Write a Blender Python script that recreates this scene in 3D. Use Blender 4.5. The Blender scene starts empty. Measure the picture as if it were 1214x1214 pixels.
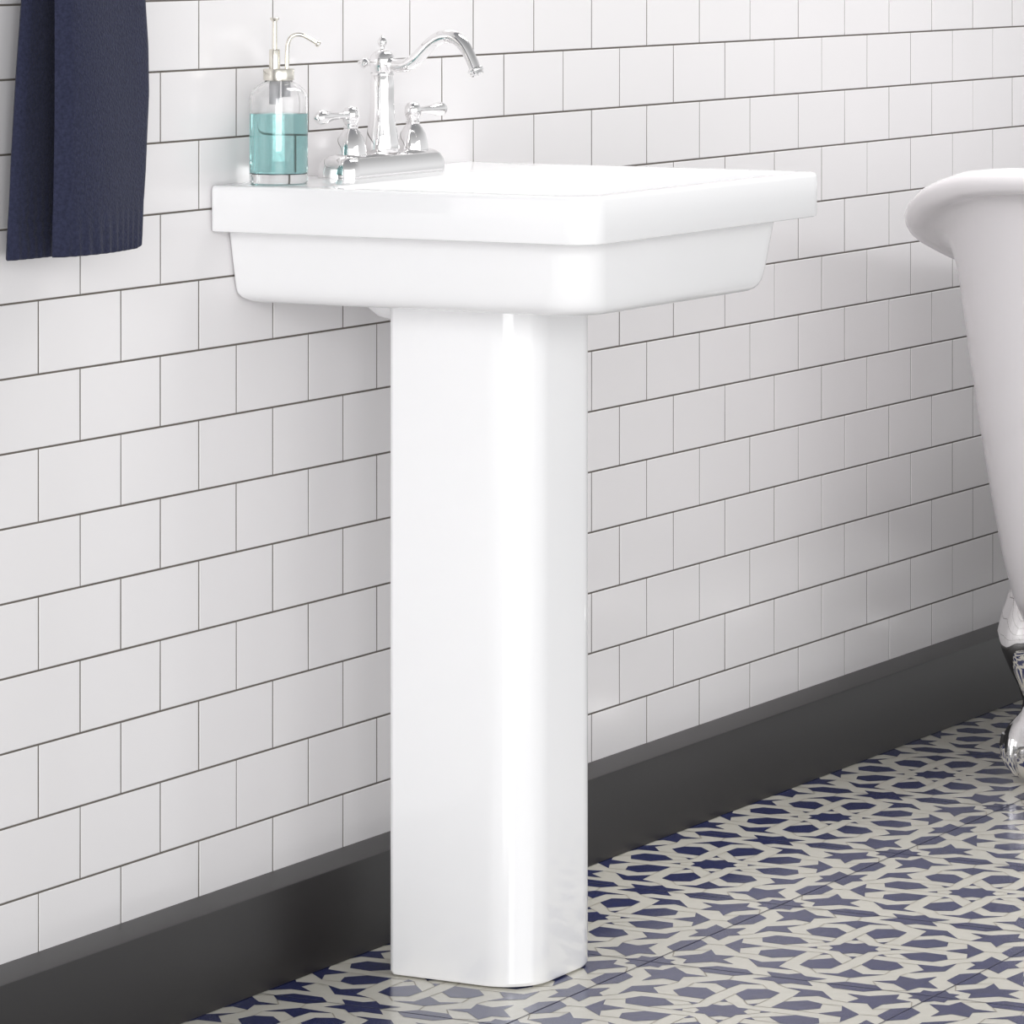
import bpy, bmesh, math, random
from mathutils import Vector, Matrix
random.seed(7)
SC = bpy.context.scene
COL = SC.collection
PI = math.pi

# ------------------------------------------------------------------ helpers
def link(o, parent=None):
    COL.objects.link(o)
    if parent is not None:
        o.parent = parent
    return o

def tag(o, label, cat, group=None):
    o['label'] = label
    o['category'] = cat
    if group: o['group'] = group
    return o

def thing(name, loc, label, cat, group=None, rotz=0):
    o = bpy.data.objects.new(name, None)
    o.empty_display_size = 0.05
    o.location = loc
    o.rotation_euler = (0, 0, rotz)
    link(o)
    return tag(o, label, cat, group)

def mesh_obj(name, verts, faces, mats, parent=None, smooth=True, angle=40, fmat=None, recalc=True):
    me = bpy.data.meshes.new(name)
    me.from_pydata([tuple(v) for v in verts], [], faces)
    if not isinstance(mats, (list, tuple)): mats = [mats]
    for m in mats: me.materials.append(m)
    if fmat:
        me.polygons.foreach_set('material_index', fmat)
    if recalc:
        bm = bmesh.new(); bm.from_mesh(me)
        bmesh.ops.recalc_face_normals(bm, faces=bm.faces)
        bm.to_mesh(me); bm.free()
    if smooth:
        me.polygons.foreach_set('use_smooth', [True]*len(me.polygons))
        me.set_sharp_from_angle(angle=math.radians(angle))
    me.update()
    return link(bpy.data.objects.new(name, me), parent)

def structure(o):
    o['kind'] = 'structure'
    return o

class Geo:
    """collects vertices / faces of one mesh"""
    def __init__(s): s.v = []; s.f = []
    def loft(s, loops, cap0=True, cap1=True, closed=True):
        n = len(loops[0]); b = len(s.v)
        for l in loops: s.v += [tuple(p) for p in l]
        for i in range(len(loops)-1):
            for j in range(n if closed else n-1):
                k = (j+1) % n
                s.f.append((b+i*n+j, b+i*n+k, b+(i+1)*n+k, b+(i+1)*n+j))
        if cap0: s.f.append(tuple(b+j for j in reversed(range(n))))
        if cap1: s.f.append(tuple(b+(len(loops)-1)*n+j for j in range(n)))
    def lathe(s, prof, c=(0,0,0), axis=(0,0,1), n=32, cap0=True, cap1=True):
        """prof: list of (radius, height along axis)"""
        q = Vector((0,0,1)).rotation_difference(Vector(axis).normalized())
        c = Vector(c); loops = []
        for r, h in prof:
            r = max(r, 1e-5)
            loops.append([c + q @ Vector((r*math.cos(2*PI*j/n), r*math.sin(2*PI*j/n), h)) for j in range(n)])
        s.loft(loops, cap0, cap1)
    def tube(s, pts, rads, n=20, flat=None):
        """swept circle along points (parallel transport)"""
        pts = [Vector(p) for p in pts]
        if not isinstance(rads, (list, tuple)): rads = [rads]*len(pts)
        t0 = (pts[1]-pts[0]).normalized()
        u = t0.orthogonal().normalized()
        loops = []
        for i, p in enumerate(pts):
            a = pts[max(i-1,0)]; b = pts[min(i+1,len(pts)-1)]
            t = (b-a).normalized()
            u = (u - t*u.dot(t)).normalized(); w = t.cross(u)
            r = rads[i]
            loops.append([p + u*(r*math.cos(2*PI*j/n)) + w*(r*math.sin(2*PI*j/n)) for j in range(n)])
        s.loft(loops)
    def build(s, name, mat, parent=None, angle=40):
        return mesh_obj(name, s.v, s.f, mat, parent, True, angle)

def spline(pts, vals, n):
    """Catmull-Rom through pts with interpolated vals"""
    P = [Vector(p) for p in pts]; out = []; ov = []
    m = len(P)
    for i in range(m-1):
        p0 = P[max(i-1,0)]; p1 = P[i]; p2 = P[i+1]; p3 = P[min(i+2,m-1)]
        for k in range(n):
            t = k/n
            out.append(0.5*((2*p1)+(p2-p0)*t+(2*p0-5*p1+4*p2-p3)*t*t+(3*p1-p0-3*p2+p3)*t**3))
            ov.append(vals[i]*(1-t)+vals[i+1]*t)
    out.append(P[-1]); ov.append(vals[-1])
    return out, ov

def rrect(x0, x1, y0, y1, z, rf, rb, n=10):
    """rounded rectangle; y0 = front (small), y1 = back; rf / rb = front / back corner radius"""
    L = []
    for cx, cy, r, a0 in ((x0+rb, y1-rb, rb, 90), (x0+rf, y0+rf, rf, 180), (x1-rf, y0+rf, rf, 270), (x1-rb, y1-rb, rb, 0)):
        for k in range(n+1):
            a = math.radians(a0 + 90*k/n)
            L.append((cx + r*math.cos(a), cy + r*math.sin(a), z))
    return L

# ------------------------------------------------------------------ materials
def mat(name, color, rough=0.5, metal=0.0, coat=0.0, spec=0.5, trans=0.0, ior=1.5, sheen=0.0):
    m = bpy.data.materials.new(name); m.use_nodes = True
    b = m.node_tree.nodes['Principled BSDF']
    b.inputs['Base Color'].default_value = (*color, 1)
    b.inputs['Roughness'].default_value = rough
    b.inputs['Metallic'].default_value = metal
    b.inputs['IOR'].default_value = ior
    b.inputs['Specular IOR Level'].default_value = spec
    b.inputs['Coat Weight'].default_value = coat
    b.inputs['Coat Roughness'].default_value = 0.03
    b.inputs['Transmission Weight'].default_value = trans
    b.inputs['Sheen Weight'].default_value = sheen
    return m

def vary(m, scale, amount, bump=0.0, bscale=None, detail=3.0):
    """procedural colour variation and bump on an existing material"""
    nt = m.node_tree; N = nt.nodes; L = nt.links
    b = N['Principled BSDF']
    tc = N.new('ShaderNodeTexCoord')
    nz = N.new('ShaderNodeTexNoise'); nz.inputs['Scale'].default_value = scale; nz.inputs['Detail'].default_value = detail
    L.new(tc.outputs['Object'], nz.inputs['Vector'])
    if amount:
        c = b.inputs['Base Color'].default_value[:3]
        mix = N.new('ShaderNodeMix'); mix.data_type = 'RGBA'
        mix.inputs['A'].default_value = (*[max(0, x*(1-amount)) for x in c], 1)
        mix.inputs['B'].default_value = (*[min(1, x*(1+amount)) for x in c], 1)
        L.new(nz.outputs['Fac'], mix.inputs['Factor'])
        L.new(mix.outputs['Result'], b.inputs['Base Color'])
    if bump:
        n2 = N.new('ShaderNodeTexNoise'); n2.inputs['Scale'].default_value = bscale or scale; n2.inputs['Detail'].default_value = detail
        L.new(tc.outputs['Object'], n2.inputs['Vector'])
        bp = N.new('ShaderNodeBump'); bp.inputs['Strength'].default_value = bump; bp.inputs['Distance'].default_value = 0.002
        L.new(n2.outputs['Fac'], bp.inputs['Height'])
        L.new(bp.outputs['Normal'], b.inputs['Normal'])
    return m

M_TILE = vary(mat('glazed_white_tile', (0.765, 0.75, 0.757), 0.16), 2.0, 0.03, 0.06, 9.0)
M_GROUT = vary(mat('grey_grout', (0.13, 0.115, 0.10), 0.9), 30, 0.2)
M_BASE = vary(mat('charcoal_baseboard_paint', (0.0125, 0.0108, 0.0112), 0.38, spec=0.5), 3, 0.1)
M_CREAM = vary(mat('cream_tile_strapwork', (0.66, 0.64, 0.57), 0.24), 60, 0.07)
M_NAVY = vary(mat('navy_tile_inlay', (0.018, 0.026, 0.110), 0.16, spec=0.85), 45, 0.35, 0.05, 300)
M_SEAM = mat('strapwork_seam', (0.26, 0.23, 0.18), 0.5)
M_JOINT = mat('floor_tile_joint', (0.05, 0.05, 0.075), 0.7)
M_SINK = mat('white_vitreous_china', (0.915, 0.915, 0.925), 0.08)
M_TUB = mat('white_tub_enamel', (0.74, 0.715, 0.73), 0.16)
M_CHROME = mat('polished_chrome', (0.87, 0.86, 0.86), 0.05, metal=1.0)
M_NICKEL = mat('satin_nickel', (0.78, 0.75, 0.68), 0.24, metal=1.0)
M_GLASS = mat('clear_glass', (1, 1, 1), 0.0, trans=1.0, ior=1.45)
M_SOAP = mat('teal_liquid_soap', (0.36, 0.64, 0.635), 0.0, trans=1.0, ior=1.34)
M_TUBE = mat('grey_plastic_tube', (0.55, 0.55, 0.57), 0.35)
M_TOWEL = vary(mat('navy_terry_cloth', (0.027, 0.030, 0.058), 1.0, sheen=0.06, spec=0.1), 300, 0.5, 0.8, 420, 2.0)

# ------------------------------------------------------------------ setting
T = 0.0770; Z0 = 0.1698                     # wall tile course height; height of the lowest whole joint
def build_wall():
    V = []; Fc = []; fm = []
    # grout bed
    XA, XB = -4.0, 5.2
    b = len(V)
    V += [(XA,0.0005,0),(XB,0.0005,0),(XB,0.0005,2.5),(XA,0.0005,2.5),(XA,0.12,0),(XB,0.12,0),(XB,0.12,2.5),(XA,0.12,2.5)]
    for f in ((0,1,2,3),(5,4,7,6),(3,2,6,7),(4,5,1,0),(0,3,7,4),(1,5,6,2)):
        Fc.append(tuple(b+i for i in f)); fm.append(1)
    g = 0.0011; bev = 0.0008
    for r in range(-2, 30):
        z0 = Z0 + r*T + g; z1 = Z0 + (r+1)*T - g
        if z0 < 0: z0 = 0.002
        off = 0 if r % 2 else 1
        for k in range(-54 + off, 66, 2):
            x0 = k*T + g; x1 = (k+2)*T - g
            if x0 < XA or x1 > XB: continue
            tx = random.gauss(0, 0.0016); tz = random.gauss(0, 0.0016)
            cx = (x0+x1)/2; cz = (z0+z1)/2
            b = len(V)
            def dep(x, z): return -0.0002 + (x-cx)*tx + (z-cz)*tz
            for (x, z) in ((x0,z0),(x1,z0),(x1,z1),(x0,z1)): V.append((x, 0.0006, z))
            for (x, z) in ((x0,z0),(x1,z0),(x1,z1),(x0,z1)): V.append((x, dep(x,z)+0.0004, z))
            for (x, z) in ((x0+bev,z0+bev),(x1-bev,z0+bev),(x1-bev,z1-bev),(x0+bev,z1-bev)): V.append((x, dep(x,z), z))
            for lv in (0, 4):
                for j in range(4):
                    kx = (j+1) % 4
                    Fc.append((b+lv+j, b+lv+kx, b+lv+4+kx, b+lv+4+j)); fm.append(0)
            Fc.append((b+8, b+9, b+10, b+11)); fm.append(0)
    return structure(mesh_obj('wall_back', V, Fc, [M_TILE, M_GROUT], None, False, fmat=fm, recalc=False))
build_wall()

# floor: encaustic tiles with an eight-fold star pattern, one mesh
TX, TY = 0.3445, 0.3495
FX, FY = 0.8645, -0.5345                     # centre of one tile
def pol(r, a): return (r*math.cos(math.radians(a)), r*math.sin(math.radians(a)))
def rot(p, a):
    c, s = math.cos(math.radians(a)), math.sin(math.radians(a))
    return (p[0]*c - p[1]*s, p[0]*s + p[1]*c)
def tile_polys():
    P = []
    P.append([pol(0.090 if i % 2 == 0 else 0.068, 22.5*i) for i in range(16)])
    for k in range(8):
        a = 45*k
        P.append([rot(p, a) for p in ((0.163,0),(0.228,-0.061),(0.306,-0.056),(0.334,0),(0.306,0.056),(0.228,0.061))])
        a += 22.5
        P.append([rot(pol(r, d), a) for r, d in ((0.122,-6.5),(0.157,0),(0.122,6.5))])
        P.append([rot(pol(r, d), a) for r, d in ((0.298,0),(0.374,-6.2),(0.386,-16.5),(0.427,0),(0.386,16.5),(0.374,6.2))])
    for k in range(4):
        P.append([rot(p, 90*k) for p in ((0.293,0.293),(0.357,0.308),(0.402,0.246),(0.403,0.320),(0.470,0.396),(0.411,0.411),
                                         (0.396,0.470),(0.320,0.403),(0.246,0.402),(0.308,0.357))])
    for s in (1, -1):                        # shared across the joints: only the right and upper edge
        P.append([(0.5+dx, s*v) for dx, v in ((0,0.325),(0.050,0.280),(0.050,0.175),(0,0.127),(-0.050,0.175),(-0.050,0.280))])
        P.append([(s*v, 0.5+dx) for dx, v in ((0,0.325),(0.050,0.280),(0.050,0.175),(0,0.127),(-0.050,0.175),(-0.050,0.280))])
    mid = [(0.086,0),(0.056,0.030),(0.056,0.107),(0,0.062),(-0.056,0.107),(-0.056,0.030),(-0.086,0),(-0.056,-0.030),(-0.056,-0.107),(0,-0.062),(0.056,-0.107),(0.056,-0.030)]
    P.append([(0.5+x, y) for x, y in mid])
    P.append([(y, 0.5+x) for x, y in mid])
    P.append([(0.5+x, 0.5+y) for x, y in [(0.092,0),(0.058,0.028),(0.062,0.062),(0.028,0.058),(0,0.092),(-0.028,0.058),(-0.062,0.062),(-0.058,0.028),(-0.092,0),(-0.058,-0.028),(-0.062,-0.062),(-0.028,-0.058),(0,-0.092),(0.028,-0.058),(0.062,-0.062),(0.058,-0.028)]])
    return P
def tile_seams():
    """thin incised lines where one strap passes over another"""
    S = []
    for k in range(8):
        a = 45*k
        Q = [[pol(0.090,0), pol(0.122,16), pol(0.163,0), pol(0.122,-16)],
             [pol(0.157,22.5), rot((0.228,-0.061),45), pol(0.298,22.5), (0.228,0.061)],
             [(0.334,0), pol(0.386,6), (0.414,0), pol(0.386,-6)]]
        for n, q in enumerate(Q):
            q = [rot(p, a) for p in q]
            o = (k+n) % 2
            S += [(q[o], q[o+1]), (q[o+2], q[(o+3) % 4])]
    for k in range(4):
        q = [rot(p, 90*k) for p in ((0.5,0.325),(0.470,0.396),(0.5,0.408),(0.530,0.396))]
        S += [(q[0], q[1])]
        q = [rot(p, 90*k) for p in ((0.396,0.163),(0.450,0.175),(0.444,0.107),(0.402,0.246),(0.450,0.280))]
        S += [(q[0], q[1]), (q[3], q[4])]
    return S
def build_floor():
    V = []; Fc = []; fm = []
    XA, XB, YA = -4.4, 5.2, -3.6
    V += [(XA,YA,0),(XB,YA,0),(XB,0.10,0),(XA,0.10,0),(XA,YA,-0.03),(XB,YA,-0.03),(XB,0.10,-0.03),(XA,0.10,-0.03)]
    for f in ((0,1,2,3),(7,6,5,4),(0,4,5,1),(1,5,6,2),(2,6,7,3),(3,7,4,0)):
        Fc.append(f); fm.append(0)
    P = tile_polys(); S = tile_seams()
    def area(p): return sum(p[i][0]*p[(i+1)%len(p)][1]-p[(i+1)%len(p)][0]*p[i][1] for i in range(len(p)))
    for p in P:
        if area(p) < 0: p.reverse()
    i0 = int((XA-FX)/TX)+1; i1 = int((XB-FX)/TX)-1
    j0 = int((YA-FY)/TY)+1
    for i in range(i0, i1+1):
        for j in range(j0, 2):
            cx = FX + i*TX; cy = FY + j*TY
            for p in P:
                q = [(cx+u*TX, cy+v*TY, 0.0003) for u, v in p]
                if max(a[1] for a in q) > 0.05: continue
                b = len(V); V += q
                Fc.append(tuple(range(b, b+len(q)))); fm.append(1)
            for (a0, a1) in S:
                p0 = Vector((cx+a0[0]*TX, cy+a0[1]*TY, 0.0002)); p1 = Vector((cx+a1[0]*TX, cy+a1[1]*TY, 0.0002))
                if max(p0.y, p1.y) > 0.0: continue
                d = (p1-p0).normalized(); nrm = Vector((-d.y, d.x, 0))*0.0006
                b = len(V); V += [tuple(p0-nrm), tuple(p1-nrm), tuple(p1+nrm), tuple(p0+nrm)]
                Fc.append((b, b+1, b+2, b+3)); fm.append(3)
    w = 0.0007
    for i in range(i0, i1+2):
        x = FX + (i-0.5)*TX; b = len(V)
        V += [(x-w,YA,0.0005),(x+w,YA,0.0005),(x+w,0.0,0.0005),(x-w,0.0,0.0005)]; Fc.append((b,b+1,b+2,b+3)); fm.append(2)
    for j in range(j0, 2):
        y = FY + (j+0.5)*TY; b = len(V)
        if y > 0: continue
        V += [(XA,y-w,0.0006),(XB,y-w,0.0006),(XB,y+w,0.0006),(XA,y+w,0.0006)]; Fc.append((b,b+1,b+2,b+3)); fm.append(2)
    return structure(mesh_obj('floor', V, Fc, [M_CREAM, M_NAVY, M_JOINT, M_SEAM], None, False, fmat=fm, recalc=False))
build_floor()

g = Geo()
BT, BH = 0.0549, 0.1087
prof = [(0.0,0.0008),(-BT,0.0008),(-BT,BH-0.003),(-BT+0.0009,BH-0.0009),(-BT+0.003,BH),(0.0,BH)]
g.loft([[(-4.0,y,z) for y,z in prof], [(5.2,y,z) for y,z in prof]])
structure(g.build('baseboard_back', M_BASE, None, 30))

# ------------------------------------------------------------------ pedestal sink
SX0, SX1, SY, SZB, SZT = 0.329, 0.916, -0.476, 0.8375, 0.8885
BK = -0.0015                                  # back of the sink against the wall tiles
sink = thing('pedestal_sink', ((SX0+SX1)/2, -0.22, 0), 'white rectangular china sink on a tall square column against the tiled wall', 'sink')
def local(o, root):
    """geometry was written in world coordinates: shift it into its root's frame"""
    o.data.transform(Matrix.Translation(-Vector(root.location)))
    return o
g = Geo(); L = []
def ring(d, z, x0=SX0, x1=SX1, y0=SY, y1=BK, rf=0.034, rb=0.004, dy=None):
    dyb = 0 if dy is None else dy
    L.append(rrect(x0+d, x1-d, y0+d, y1-dyb, z, max(rf-d*0.6, 0.006), max(rb, 0.003)))
bx0, bx1, by = 0.3645, 0.870, -0.450
# outside of the bowl, from below
bowl = [(0.060,0.7550),(0.040,0.7553),(0.032,0.7563),(0.0255,0.7585),(0.0205,0.7620),(0.0170,0.7670),(0.0146,0.7730),(0.0118,0.7830),(0.0060,0.812),(0.0015,0.833),(0.0,0.8375)]
for d, z in bowl:
    L.append(rrect(bx0+d, bx1-d, by+d*0.55, BK-max(0, d-0.018)*0.9, z, 0.050, 0.004+max(0, d-0.018)*0.5))
# rim
for d, z in ((0.003,0.8375),(0.0009,0.8384),(0.0,0.8405)): ring(d, z)
for d, z in ((0.0,0.8835),(0.0007,0.8862),(0.0022,0.8878),(0.005,0.8885)): ring(d, z)
# inner edge and basin
ix0, ix1, iy0, iy1 = 0.359, 0.886, -0.452, -0.128
for d, z in ((-0.004,0.8885),(-0.0012,0.8880),(0.001,0.8862),(0.003,0.882),(0.012,0.840),(0.024,0.800),(0.034,0.784),(0.050,0.776),(0.09,0.772),(0.15,0.769)):
    L.append(rrect(ix0+d, ix1-d, iy0+d, iy1-d, z, 0.045, 0.04))
g.loft(L)
basin = local(g.build('basin', M_SINK, sink, 35), sink)
# rounded trap housing below the bowl
g = Geo(); L = []
for d, z in ((0.055,0.729),(0.035,0.7300),(0.018,0.735),(0.006,0.744),(0.0,0.7575)):
    L.append(rrect(0.500+d*0.6, 0.690-d*0.6, -0.290+d*0.6, -0.083-d*0.6, z, 0.05, 0.03))
g.loft(L)
local(g.build('bowl_underside', M_SINK, sink, 35), sink)
# column
PX0, PX1, PY0, PY1 = 0.4885, 0.6725, -0.3110, -0.1345
g = Geo(); L = []
for d, z in ((0.006,0.0012),(0.002,0.0022),(0.0,0.006),(0.0,0.20),(0.0,0.45),(0.0,0.7560)):
    L.append(rrect(PX0+d, PX1-d, PY0+d, PY1-d, z, 0.052, 0.008, 14))
g.loft(L)
local(g.build('pedestal', M_SINK, sink, 35), sink)
# drain
g = Geo(); g.lathe([(0.022,0.0),(0.024,0.002),(0.020,0.004),(0.008,0.003)], ((ix0+ix1)/2, -0.29, 0.7685))
local(g.build('drain', M_CHROME, sink), sink)

# ------------------------------------------------------------------ faucet
FXC, FYC, FZ = 0.6085, -0.0565, SZT
fa = thing('faucet', (FXC, FYC, FZ), 'chrome two-handle bridge faucet with curved spout on the sink deck', 'faucet')
g = Geo(); L = []
hl, hw = 0.112, 0.027
for d, z in ((0.0,0.0),(0.0,0.010),(0.0015,0.016),(0.005,0.0215),(0.010,0.025),(0.016,0.0268),(0.022,0.027)):
    L.append(rrect(-hl+d, hl-d, -hw+d, hw-d, z, max(0.019-d*0.75, 0.002), max(0.019-d*0.75, 0.002), 10))
g.loft(L); g.build('base_plate', M_CHROME, fa)
# body
g = Geo()
g.lathe([(0.0188,0.026),(0.0196,0.0275),(0.0198,0.031),(0.0194,0.037),(0.0180,0.046),(0.0162,0.056),(0.0148,0.066),(0.0140,0.077),(0.0138,0.088),(0.0139,0.099),(0.0137,0.107),(0.0128,0.1115),(0.0124,0.1135),
         (0.0136,0.1145),(0.0136,0.1165),(0.0124,0.1178),(0.0132,0.120),(0.0144,0.1255),(0.0146,0.131),(0.0137,0.1365),(0.0106,0.1410),(0.0060,0.1436),(0.0030,0.1445)])
g.build('body', M_CHROME, fa)
g = Geo()
g.lathe([(0.0040,0.1430),(0.0030,0.1460),(0.0032,0.1480),(0.0052,0.1505),(0.0058,0.1530),(0.0048,0.1555),(0.0026,0.1575),(0.0018,0.1590),(0.0006,0.1600)])
g.build('finial', M_CHROME, fa)
# spout along -y, written from the wall side outwards
sp = [(-0.0688+0.058+0.004,1.0152),(-0.0225,1.0142),(-0.0352,1.0160),(-0.0479,1.0246),(-0.0605,1.0360),(-0.0731,1.0450),(-0.0857,1.0487),(-0.0983,1.0463),(-0.1088,1.0373),(-0.1171,1.0238),(-0.1225,1.0120)]
rr = [0.0078,0.0078,0.0078,0.0080,0.0080,0.0079,0.0078,0.0076,0.0072,0.0068,0.0066]
pts, rad = spline([(0, y, z-FZ) for y, z in sp], rr, 5)
g = Geo(); g.tube(pts, rad, 24)
d = (pts[-1]-pts[-2]).normalized()
g.lathe([(0.0062,-0.001),(0.0088,0.0),(0.0094,0.0015),(0.0090,0.003),(0.0080,0.0036),(0.0080,0.0068),(0.0070,0.0075),(0.0060,0.0060)], pts[-1], d, 24)
g.lathe([(0.0090,0.0),(0.0094,0.0020),(0.0080,0.0045),(0.0070,0.006)], (0,-0.0105,1.0155-FZ), (0,-1,0.02), 24)
g.build('spout', M_CHROME, fa)
g = Geo()
g.lathe([(0.0050,0.0),(0.0032,0.004),(0.0032,0.007),(0.0056,0.010),(0.0062,0.0130),(0.0052,0.0160),(0.0026,0.0178),(0.0022,0.0200),(0.0006,0.0212)], (0,0.0115,1.0165-FZ), (0,1,0), 20)
g.build('rear_knob', M_CHROME, fa)
def handle(s):
    g = Geo()
    g.lathe([(0.0180,0.024),(0.0186,0.0262),(0.0182,0.030),(0.0172,0.038),(0.0148,0.047),(0.0112,0.0535),(0.0084,0.0565),(0.0074,0.0580),(0.0084,0.0592),(0.0084,0.0605),
             (0.0068,0.0618),(0.0068,0.0638),(0.0080,0.0655),(0.0094,0.0690),(0.0098,0.0735),(0.0090,0.0780),(0.0068,0.0815),(0.0030,0.0830)], (s*0.0705, 0, 0), n=28)
    h = g.build('handle', M_CHROME, fa); h.location.z = -0.002
    g = Geo()
    g.lathe([(0.0050,0.004),(0.0050,0.010),(0.0040,0.014),(0.0040,0.026),(0.0048,0.038),(0.0066,0.050),(0.0080,0.0575),(0.0084,0.0630),(0.0076,0.0680),(0.0052,0.0712),(0.0030,0.0725),(0.0032,0.0745),(0.0026,0.0765),(0.0006,0.0778)],
            (s*0.0705, 0, 0.0735), (s, 0, -0.01), 24)
    g.build('lever', M_CHROME, h)
handle(-1); handle(1)

# ------------------------------------------------------------------ soap dispenser
BX, BY = 0.3990, -0.0465
RX, RY = 0.482, -0.876                        # the way its spout points
so = thing('soap_dispenser', (BX, BY, SZT), 'clear glass pump bottle of teal soap on the back corner of the sink', 'soap dispenser', rotz=math.atan2(RY, RX))
g = Geo()
g.lathe([(0.0305,0.0),(0.0320,0.0012),(0.0326,0.004),(0.0326,0.095),(0.0318,0.0995),(0.0285,0.1045),(0.0225,0.1095),(0.0175,0.1125),(0.0150,0.1140),(0.0150,0.1180),
         (0.0130,0.1180),(0.0130,0.1135),(0.0160,0.1108),(0.0215,0.1075),(0.0270,0.1025),(0.0298,0.0975),(0.0304,0.0930),(0.0304,0.0150),(0.0296,0.0122),(0.0270,0.0112)], n=64, cap0=True, cap1=True)
g.build('bottle', M_GLASS, so, 50)
g = Geo()
g.lathe([(0.0272,0.01115),(0.0298,0.0121),(0.03060,0.0150),(0.03060,0.0780),(0.0302,0.0782)], n=64)
g.build('liquid_soap', M_SOAP, so, 50)
g = Geo()
g.lathe([(0.0158,0.1145),(0.0172,0.1150),(0.0174,0.1160),(0.0174,0.1268),(0.0168,0.1278),(0.0120,0.1280)], n=48)
g.lathe([(0.0062,0.1270),(0.0062,0.1480),(0.0056,0.1492)], (-0.0046,0,0), n=32)
g.build('pump_cap', M_NICKEL, so)
g = Geo()
g.lathe([(0.0030,0.1490),(0.0028,0.1800),(0.0050,0.1822),(0.0052,0.1838),(0.0046,0.1844)], (-0.0046,0,0), n=28)
g.build('plunger', M_NICKEL, so)
pts, rad = spline([(0.0092,0,0.1270),(0.0092,0,0.1420),(0.0100,0,0.1540),(0.0135,0,0.1622),(0.0200,0,0.1655),(0.0275,0,0.1645),(0.0370,0,0.1595),(0.0425,0,0.1560)], [0.0024]*8, 6)
g = Geo(); g.tube(pts, rad, 18)
dd = (pts[-1]-pts[-2]).normalized()
g.lathe([(0.0024,-0.001),(0.0034,0.0),(0.0036,0.0020),(0.0028,0.0034),(0.0022,0.0040)], pts[-1], dd, 18)
g.build('spout', M_NICKEL, so)
g = Geo()
g.lathe([(0.0060,0.0880),(0.0060,0.1150)], (-0.0046,0,0), n=28)
g.lathe([(0.0050,0.0970),(0.0050,0.1150)], (0.0085,0,0), n=28)
g.build('pump_tube', M_TUBE, so)

# ------------------------------------------------------------------ towel on its bar
def lerp(tab, t):
    for (a, va), (b, vb) in zip(tab, tab[1:]):
        if t <= b:
            return va + (vb-va)*max(0, (t-a))/(b-a)
    return tab[-1][1]
ZT = 1.30
def towel_mesh(edgeL, edgeR, zb, yfun, thick, nu=60, nv=90, round_r=0.0):
    """one hanging flap: edges given as tables z -> x, bottom zb, centre surface yfun(u, z)"""
    V = []; Fc = []
    for side in (0, 1):
        for j in range(nv+1):
            t = j/nv
            for i in range(nu+1):
                u = i/nu
                z = zb + (ZT-zb)*(t**1.4)
                if round_r and t < 0.3:
                    e = max(0, (u-0.84)/0.16); z = z + round_r*e**4*(1-t/0.3)
                x0, x1 = lerp(edgeL, z), lerp(edgeR, z)
                x = x0 + (x1-x0)*u
                th = thick*0.5*min(1, math.sqrt(max(0, min(u, 1-u)*14)))*(0.45+0.55*min(1, math.sqrt(t*60)))
                V.append((x, yfun(u, z) + (-th if side == 0 else th), z))
    n = (nu+1)*(nv+1)
    for side in (0, 1):
        for j in range(nv):
            for i in range(nu):
                a = side*n + j*(nu+1)+i
                q = (a, a+1, a+nu+2, a+nu+1)
                Fc.append(q if side == 0 else q[::-1])
    bd = [i for i in range(nu+1)] + [j*(nu+1)+nu for j in range(1, nv+1)] + [nv*(nu+1)+i for i in range(nu-1, -1, -1)] + [j*(nu+1) for j in range(nv-1, 0, -1)]
    for a, b in zip(bd, bd[1:]+bd[:1]):
        Fc.append((b, a, n+a, n+b))
    return V, Fc
tw = thing('hanging_towel', (0.0, -0.055, 0.835), 'dark navy terry towel hanging in two folds against the white wall tiles', 'towel')
def yfront(u, z):
    e = max(0, 1-(z-0.84)/0.055)
    r = 0.0013*e*math.sin(u*70+1.5*math.sin(u*9)+(z-0.84)*30)
    return -0.076 - 0.010*math.sin(PI*min(1,u*1.05))**0.6 + 0.004*math.sin(u*5+z*4) + r
V, Fc = towel_mesh([(0.83,-0.087),(0.97,-0.0856),(1.10,-0.087),(1.4,-0.087)],
                   [(0.83,0.0795),(0.86,0.0822),(0.92,0.0883),(1.0,0.0931),(1.05,0.0905),(1.10,0.0835),(1.3,0.078)], 0.8385, yfront, 0.016, round_r=0.016)
local(mesh_obj('front_fold', V, Fc, M_TOWEL, tw, True, 60), tw)
def yback(u, z):
    e = max(0, 1-(z-0.84)/0.10)
    return -0.030 - 0.005*math.sin(u*3.0+0.4) + 0.0010*e*math.sin(u*75+(z-0.84)*40) + 0.0026*min(1,u*6)*(math.exp(-((z-0.874)/0.004)**2) + math.exp(-((z-0.860)/0.003)**2))
V, Fc = towel_mesh([(0.83,-0.1025),(0.928,-0.0955),(1.022,-0.0860),(1.10,-0.0760),(1.3,-0.068)],
                   [(0.83,0.055),(1.10,0.055),(1.3,0.05)], 0.8345, yback, 0.012)
local(mesh_obj('back_fold', V, Fc, M_TOWEL, tw, True, 60), tw)
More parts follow.
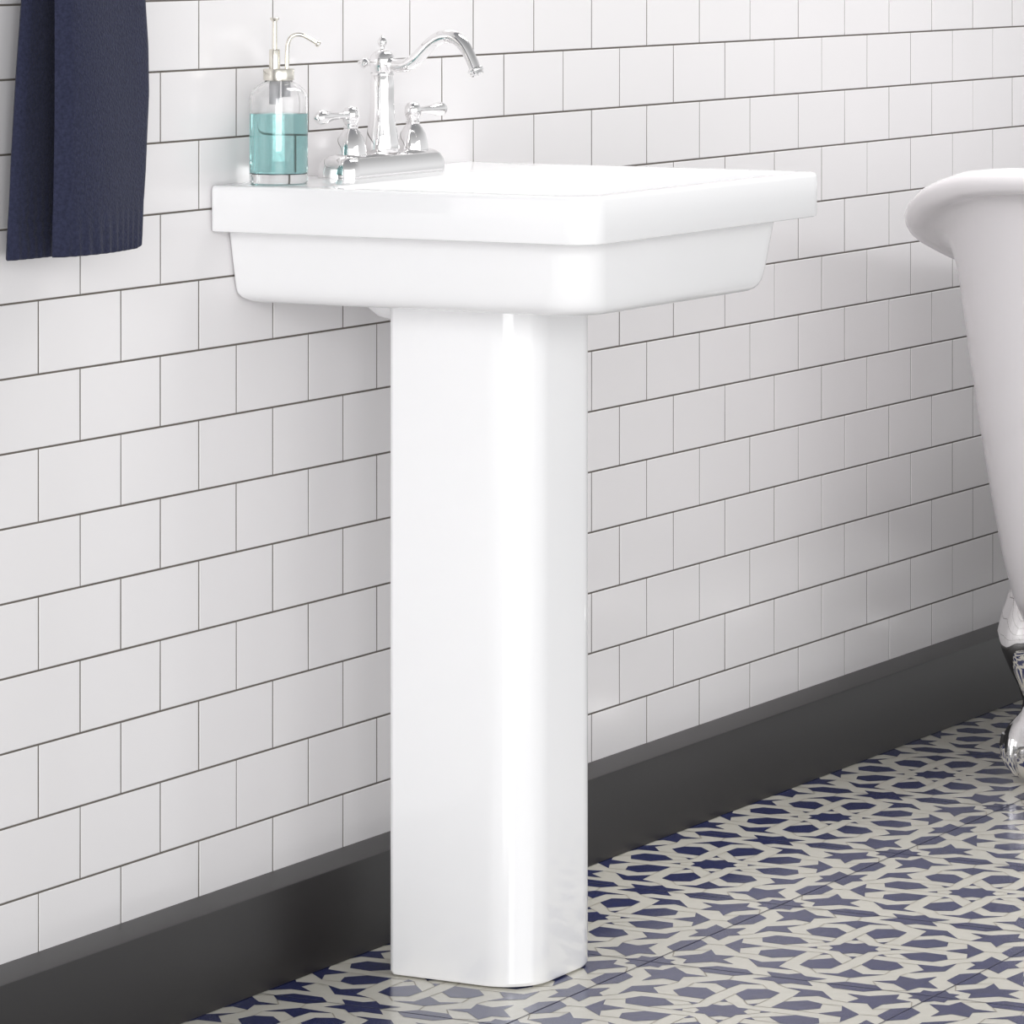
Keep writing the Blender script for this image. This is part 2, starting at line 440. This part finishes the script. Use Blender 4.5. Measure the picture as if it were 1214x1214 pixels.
# top of the towel laid over the bar
g = Geo(); L = []
for i in range(13):
    a = PI*i/12; cy = -0.056
    L.append([(x, cy + r*math.cos(a)*-1, ZT - 0.004 + r*math.sin(a)) for x, r in ((-0.083,0.031),(0.074,0.031),(0.074,0.0165),(-0.083,0.0165))])
g.loft(L); local(g.build('top_fold', M_TOWEL, tw), tw)
tb = thing('towel_bar', (0.0, 0, ZT), 'chrome bar holding the navy towel on the white tiles', 'towel bar')
g = Geo(); g.tube([(-0.26,-0.056,0.0),(0.26,-0.056,0.0)], 0.008, 20); g.build('bar', M_CHROME, tb)
for s in (-1, 1):
    g = Geo(); g.lathe([(0.022,0.0),(0.022,0.005),(0.009,0.009),(0.008,0.062),(0.011,0.066)], (s*0.245, -0.0005, 0), (0,-1,0), 28); g.build('bracket', M_CHROME, tb)

# ------------------------------------------------------------------ claw-foot tub
TXE, TA, TB, TYC, TN = 1.594, 0.80, 0.350, -0.440, 2.3
tub = thing('bathtub', (TXE+TA, TYC, 0), 'white claw-foot slipper bathtub with a rolled rim at the right edge', 'bathtub')
RIM = [(0,0.845),(0.012,0.838),(0.03,0.8285),(0.084,0.810),(0.157,0.786),(0.25,0.766),(0.353,0.745),(0.437,0.729),(0.59,0.699),(0.75,0.668),(0.9,0.645),(1.1,0.630),(1.6,0.630)]
def rimz(x):
    ds = [x-TXE-0.02, x-TXE, x-TXE+0.02]
    return sum(lerp(RIM, max(0, d)) for d in ds)/3
NT = 160
def tub_ring(inset, zf):
    L = []
    for i in range(NT):
        a = 2*PI*i/NT
        c, s = math.cos(a), math.sin(a)
        ux = math.copysign(abs(c)**(2/TN), c); uy = math.copysign(abs(s)**(2/TN), s)
        xr = TA*ux + TXE+TA
        z = zf(rimz(xr))
        L.append(((TA-inset)*ux, (TB-inset)*uy, z))
    return L
def low(t, zb=0.19):                          # part-way between the underside and the rim
    return lambda zr: zb + (zr-zb)*t
L = []
out = [(0.30,low(0.0)),(0.235,low(0.004)),(0.195,low(0.025)),(0.172,low(0.06)),(0.155,low(0.12)),(0.139,low(0.22)),(0.122,low(0.36)),(0.106,low(0.52)),(0.093,low(0.66)),(0.083,low(0.78)),
       (0.075,low(0.87)),(0.068,lambda z: z-0.050)]
for i, zf in out: L.append(tub_ring(i, zf))
for i, dz in ((0.062,-0.034),(0.052,-0.024),(0.040,-0.019),(0.026,-0.018),(0.013,-0.0165),(0.005,-0.012),(0.001,-0.005),(0.0,0.002),(0.003,0.009),(0.010,0.0145),(0.020,0.0165),(0.036,0.0165),(0.052,0.0145),(0.066,0.008),(0.078,-0.006),(0.086,-0.03)):
    L.append(tub_ring(i, lambda z, dz=dz: z+dz))
for i, t in ((0.100,0.80),(0.118,0.60),(0.140,0.36),(0.165,0.18),(0.20,0.09),(0.25,0.055),(0.31,0.05)):
    L.append(tub_ring(i, low(t, 0.20)))
g = Geo(); g.loft(L)
g.build('tub_shell', M_TUB, tub, 60)
def claw_foot():
    g = Geo(); L = []; n = 36
    # (z, outward offset, half width, half depth): leaf bracket, cabriole knee, narrow ankle, paw over the ball
    for z, o, w, dpt, k in ((0.285,-0.010,0.020,0.010,0),(0.278,-0.004,0.034,0.015,0.3),(0.258,0.004,0.043,0.020,1),(0.232,0.012,0.046,0.024,1),(0.205,0.020,0.044,0.026,1),(0.180,0.021,0.034,0.024,0.8),(0.155,0.016,0.025,0.020,0.4),
                            (0.132,0.008,0.018,0.016,0.1),(0.112,0.002,0.015,0.015,0),(0.098,0.001,0.018,0.018,0.2),(0.088,0.0,0.026,0.026,0.5),(0.078,0.0,0.035,0.035,1),(0.066,0.0,0.0415,0.0415,1),(0.054,0.0,0.0450,0.0450,1),(0.046,0.0,0.0452,0.0452,1)):
        ring_ = []
        for j in range(n):
            a = 2*PI*j/n
            rip = 1 + 0.05*math.cos(6*a)*k
            dz = 0.007*math.cos(6*a) if z < 0.05 else (0.003*math.cos(6*a) if z < 0.06 else 0)
            ring_.append((o + dpt*math.cos(a)*rip, w*math.sin(a)*rip, z-dz))
        L.append(ring_)
    L.append([(0.90*x, 0.90*y, z+0.001) for x, y, z in L[-1]])
    g.loft(L)
    # ball
    g.lathe([(0.012,0.0005)]+[(0.0415*math.sin(PI*k/18), 0.0415-0.0415*math.cos(PI*k/18)) for k in range(2, 17)], (0,0,0), n=36)
    # claws reaching down over the ball
    for an in range(0, 360, 60):
        ca, sa = math.cos(math.radians(an)), math.sin(math.radians(an))
        P = [(0.040*ca, 0.040*sa, 0.062),(0.0435*ca, 0.0435*sa, 0.046),(0.0425*ca, 0.0425*sa, 0.031),(0.0365*ca, 0.0365*sa, 0.018),(0.0315*ca,0.0315*sa,0.012)]
        pts, rad = spline(P, [0.0085,0.0080,0.0065,0.0045,0.0015], 4)
        g.tube(pts, rad, 14)
    return g
fg = claw_foot()
foot = fg.build('foot', M_CHROME, tub, 50)
feet = [(-0.476, 0.115, 152), (-0.476, -0.115, 208), (0.479, 0.120, 28), (0.479, -0.120, -28)]
for i, (x, y, a) in enumerate(feet):
    o = foot if i == 0 else foot.copy()
    if i: link(o, tub)
    o.location = (x, y, 0); o.rotation_euler = (0, 0, math.radians(a))

# ------------------------------------------------------------------ light
w = bpy.data.worlds.new('room_daylight'); SC.world = w; w.use_nodes = True
bg = w.node_tree.nodes['Background']
bg.inputs['Strength'].default_value = 1.0
wn = w.node_tree.nodes; wl = w.node_tree.links
wt = wn.new('ShaderNodeTexCoord'); ws = wn.new('ShaderNodeSeparateXYZ'); wm = wn.new('ShaderNodeMapRange'); wr = wn.new('ShaderNodeValToRGB')
wm.inputs['From Min'].default_value = -1.0; wm.inputs['From Max'].default_value = 1.0
wl.new(wt.outputs['Generated'], ws.inputs['Vector']); wl.new(ws.outputs['Z'], wm.inputs['Value']); wl.new(wm.outputs['Result'], wr.inputs['Fac'])
cr = wr.color_ramp                            # pale daylight, brightest towards the horizon
cr.elements[0].position = 0.0; cr.elements[0].color = (0.34, 0.34, 0.35, 1)
cr.elements[1].position = 1.0; cr.elements[1].color = (0.28, 0.285, 0.30, 1)
for p_, v_ in ((0.46, 0.55), (0.52, 0.92), (0.64, 0.72), (0.80, 0.42)):
    e_ = cr.elements.new(p_); e_.color = (v_*0.985, v_*0.99, v_, 1)
wl.new(wr.outputs['Color'], bg.inputs['Color'])
def area(name, loc, aim, sx, sy, power, color=(1,1,1)):
    d = bpy.data.lights.new(name, 'AREA'); d.shape = 'RECTANGLE'; d.size = sx; d.size_y = sy; d.energy = power; d.color = color
    o = bpy.data.objects.new(name, d); link(o); o.location = loc
    o.rotation_euler = (Vector(aim)-Vector(loc)).to_track_quat('-Z', 'Y').to_euler()
    return o
area('front_fill', (-2.3, -4.7, 1.35), (-1.7, 0, 1.1), 6.0, 2.6, 62, (1.0, 0.99, 0.98))  # unseen fill light added to brighten the wall and sink front
area('camera_side_key', (-5.2, -3.6, 1.45), (1.2, 0.0, 0.6), 3.0, 2.7, 215, (1.0, 1.0, 1.0))  # key light added behind the camera to lift the wall and left-facing sides
area('overhead_strip_fill', (1.75, -0.58, 2.5), (1.75, -0.579, 0.0), 1.9, 0.35, 34, (1.0, 0.985, 0.97))  # strip added overhead to brighten the wall beside the tub, no real fixture

# ------------------------------------------------------------------ camera
cd = bpy.data.cameras.new('camera'); cam = link(bpy.data.objects.new('camera', cd))
TH = 1.06783251
cam.location = (-3.95867, -2.73971, 1.18181)
cam.rotation_euler = (PI/2, 0, -TH)
cd.sensor_fit = 'HORIZONTAL'; cd.sensor_width = 36.0
cd.lens = 5459.745/1214*36.0
cd.shift_y = -(607+95.369)/1214
cd.clip_start = 0.05; cd.clip_end = 50
SC.camera = cam
SC.view_settings.view_transform = 'Standard'
SC.view_settings.look = 'None'
SC.view_settings.exposure = 0.0
SC.view_settings.gamma = 1.0
SC.view_settings.use_curve_mapping = False
SC.cycles.max_bounces = 16
SC.cycles.transmission_bounces = 12
SC.cycles.glossy_bounces = 8
SC.cycles.diffuse_bounces = 12
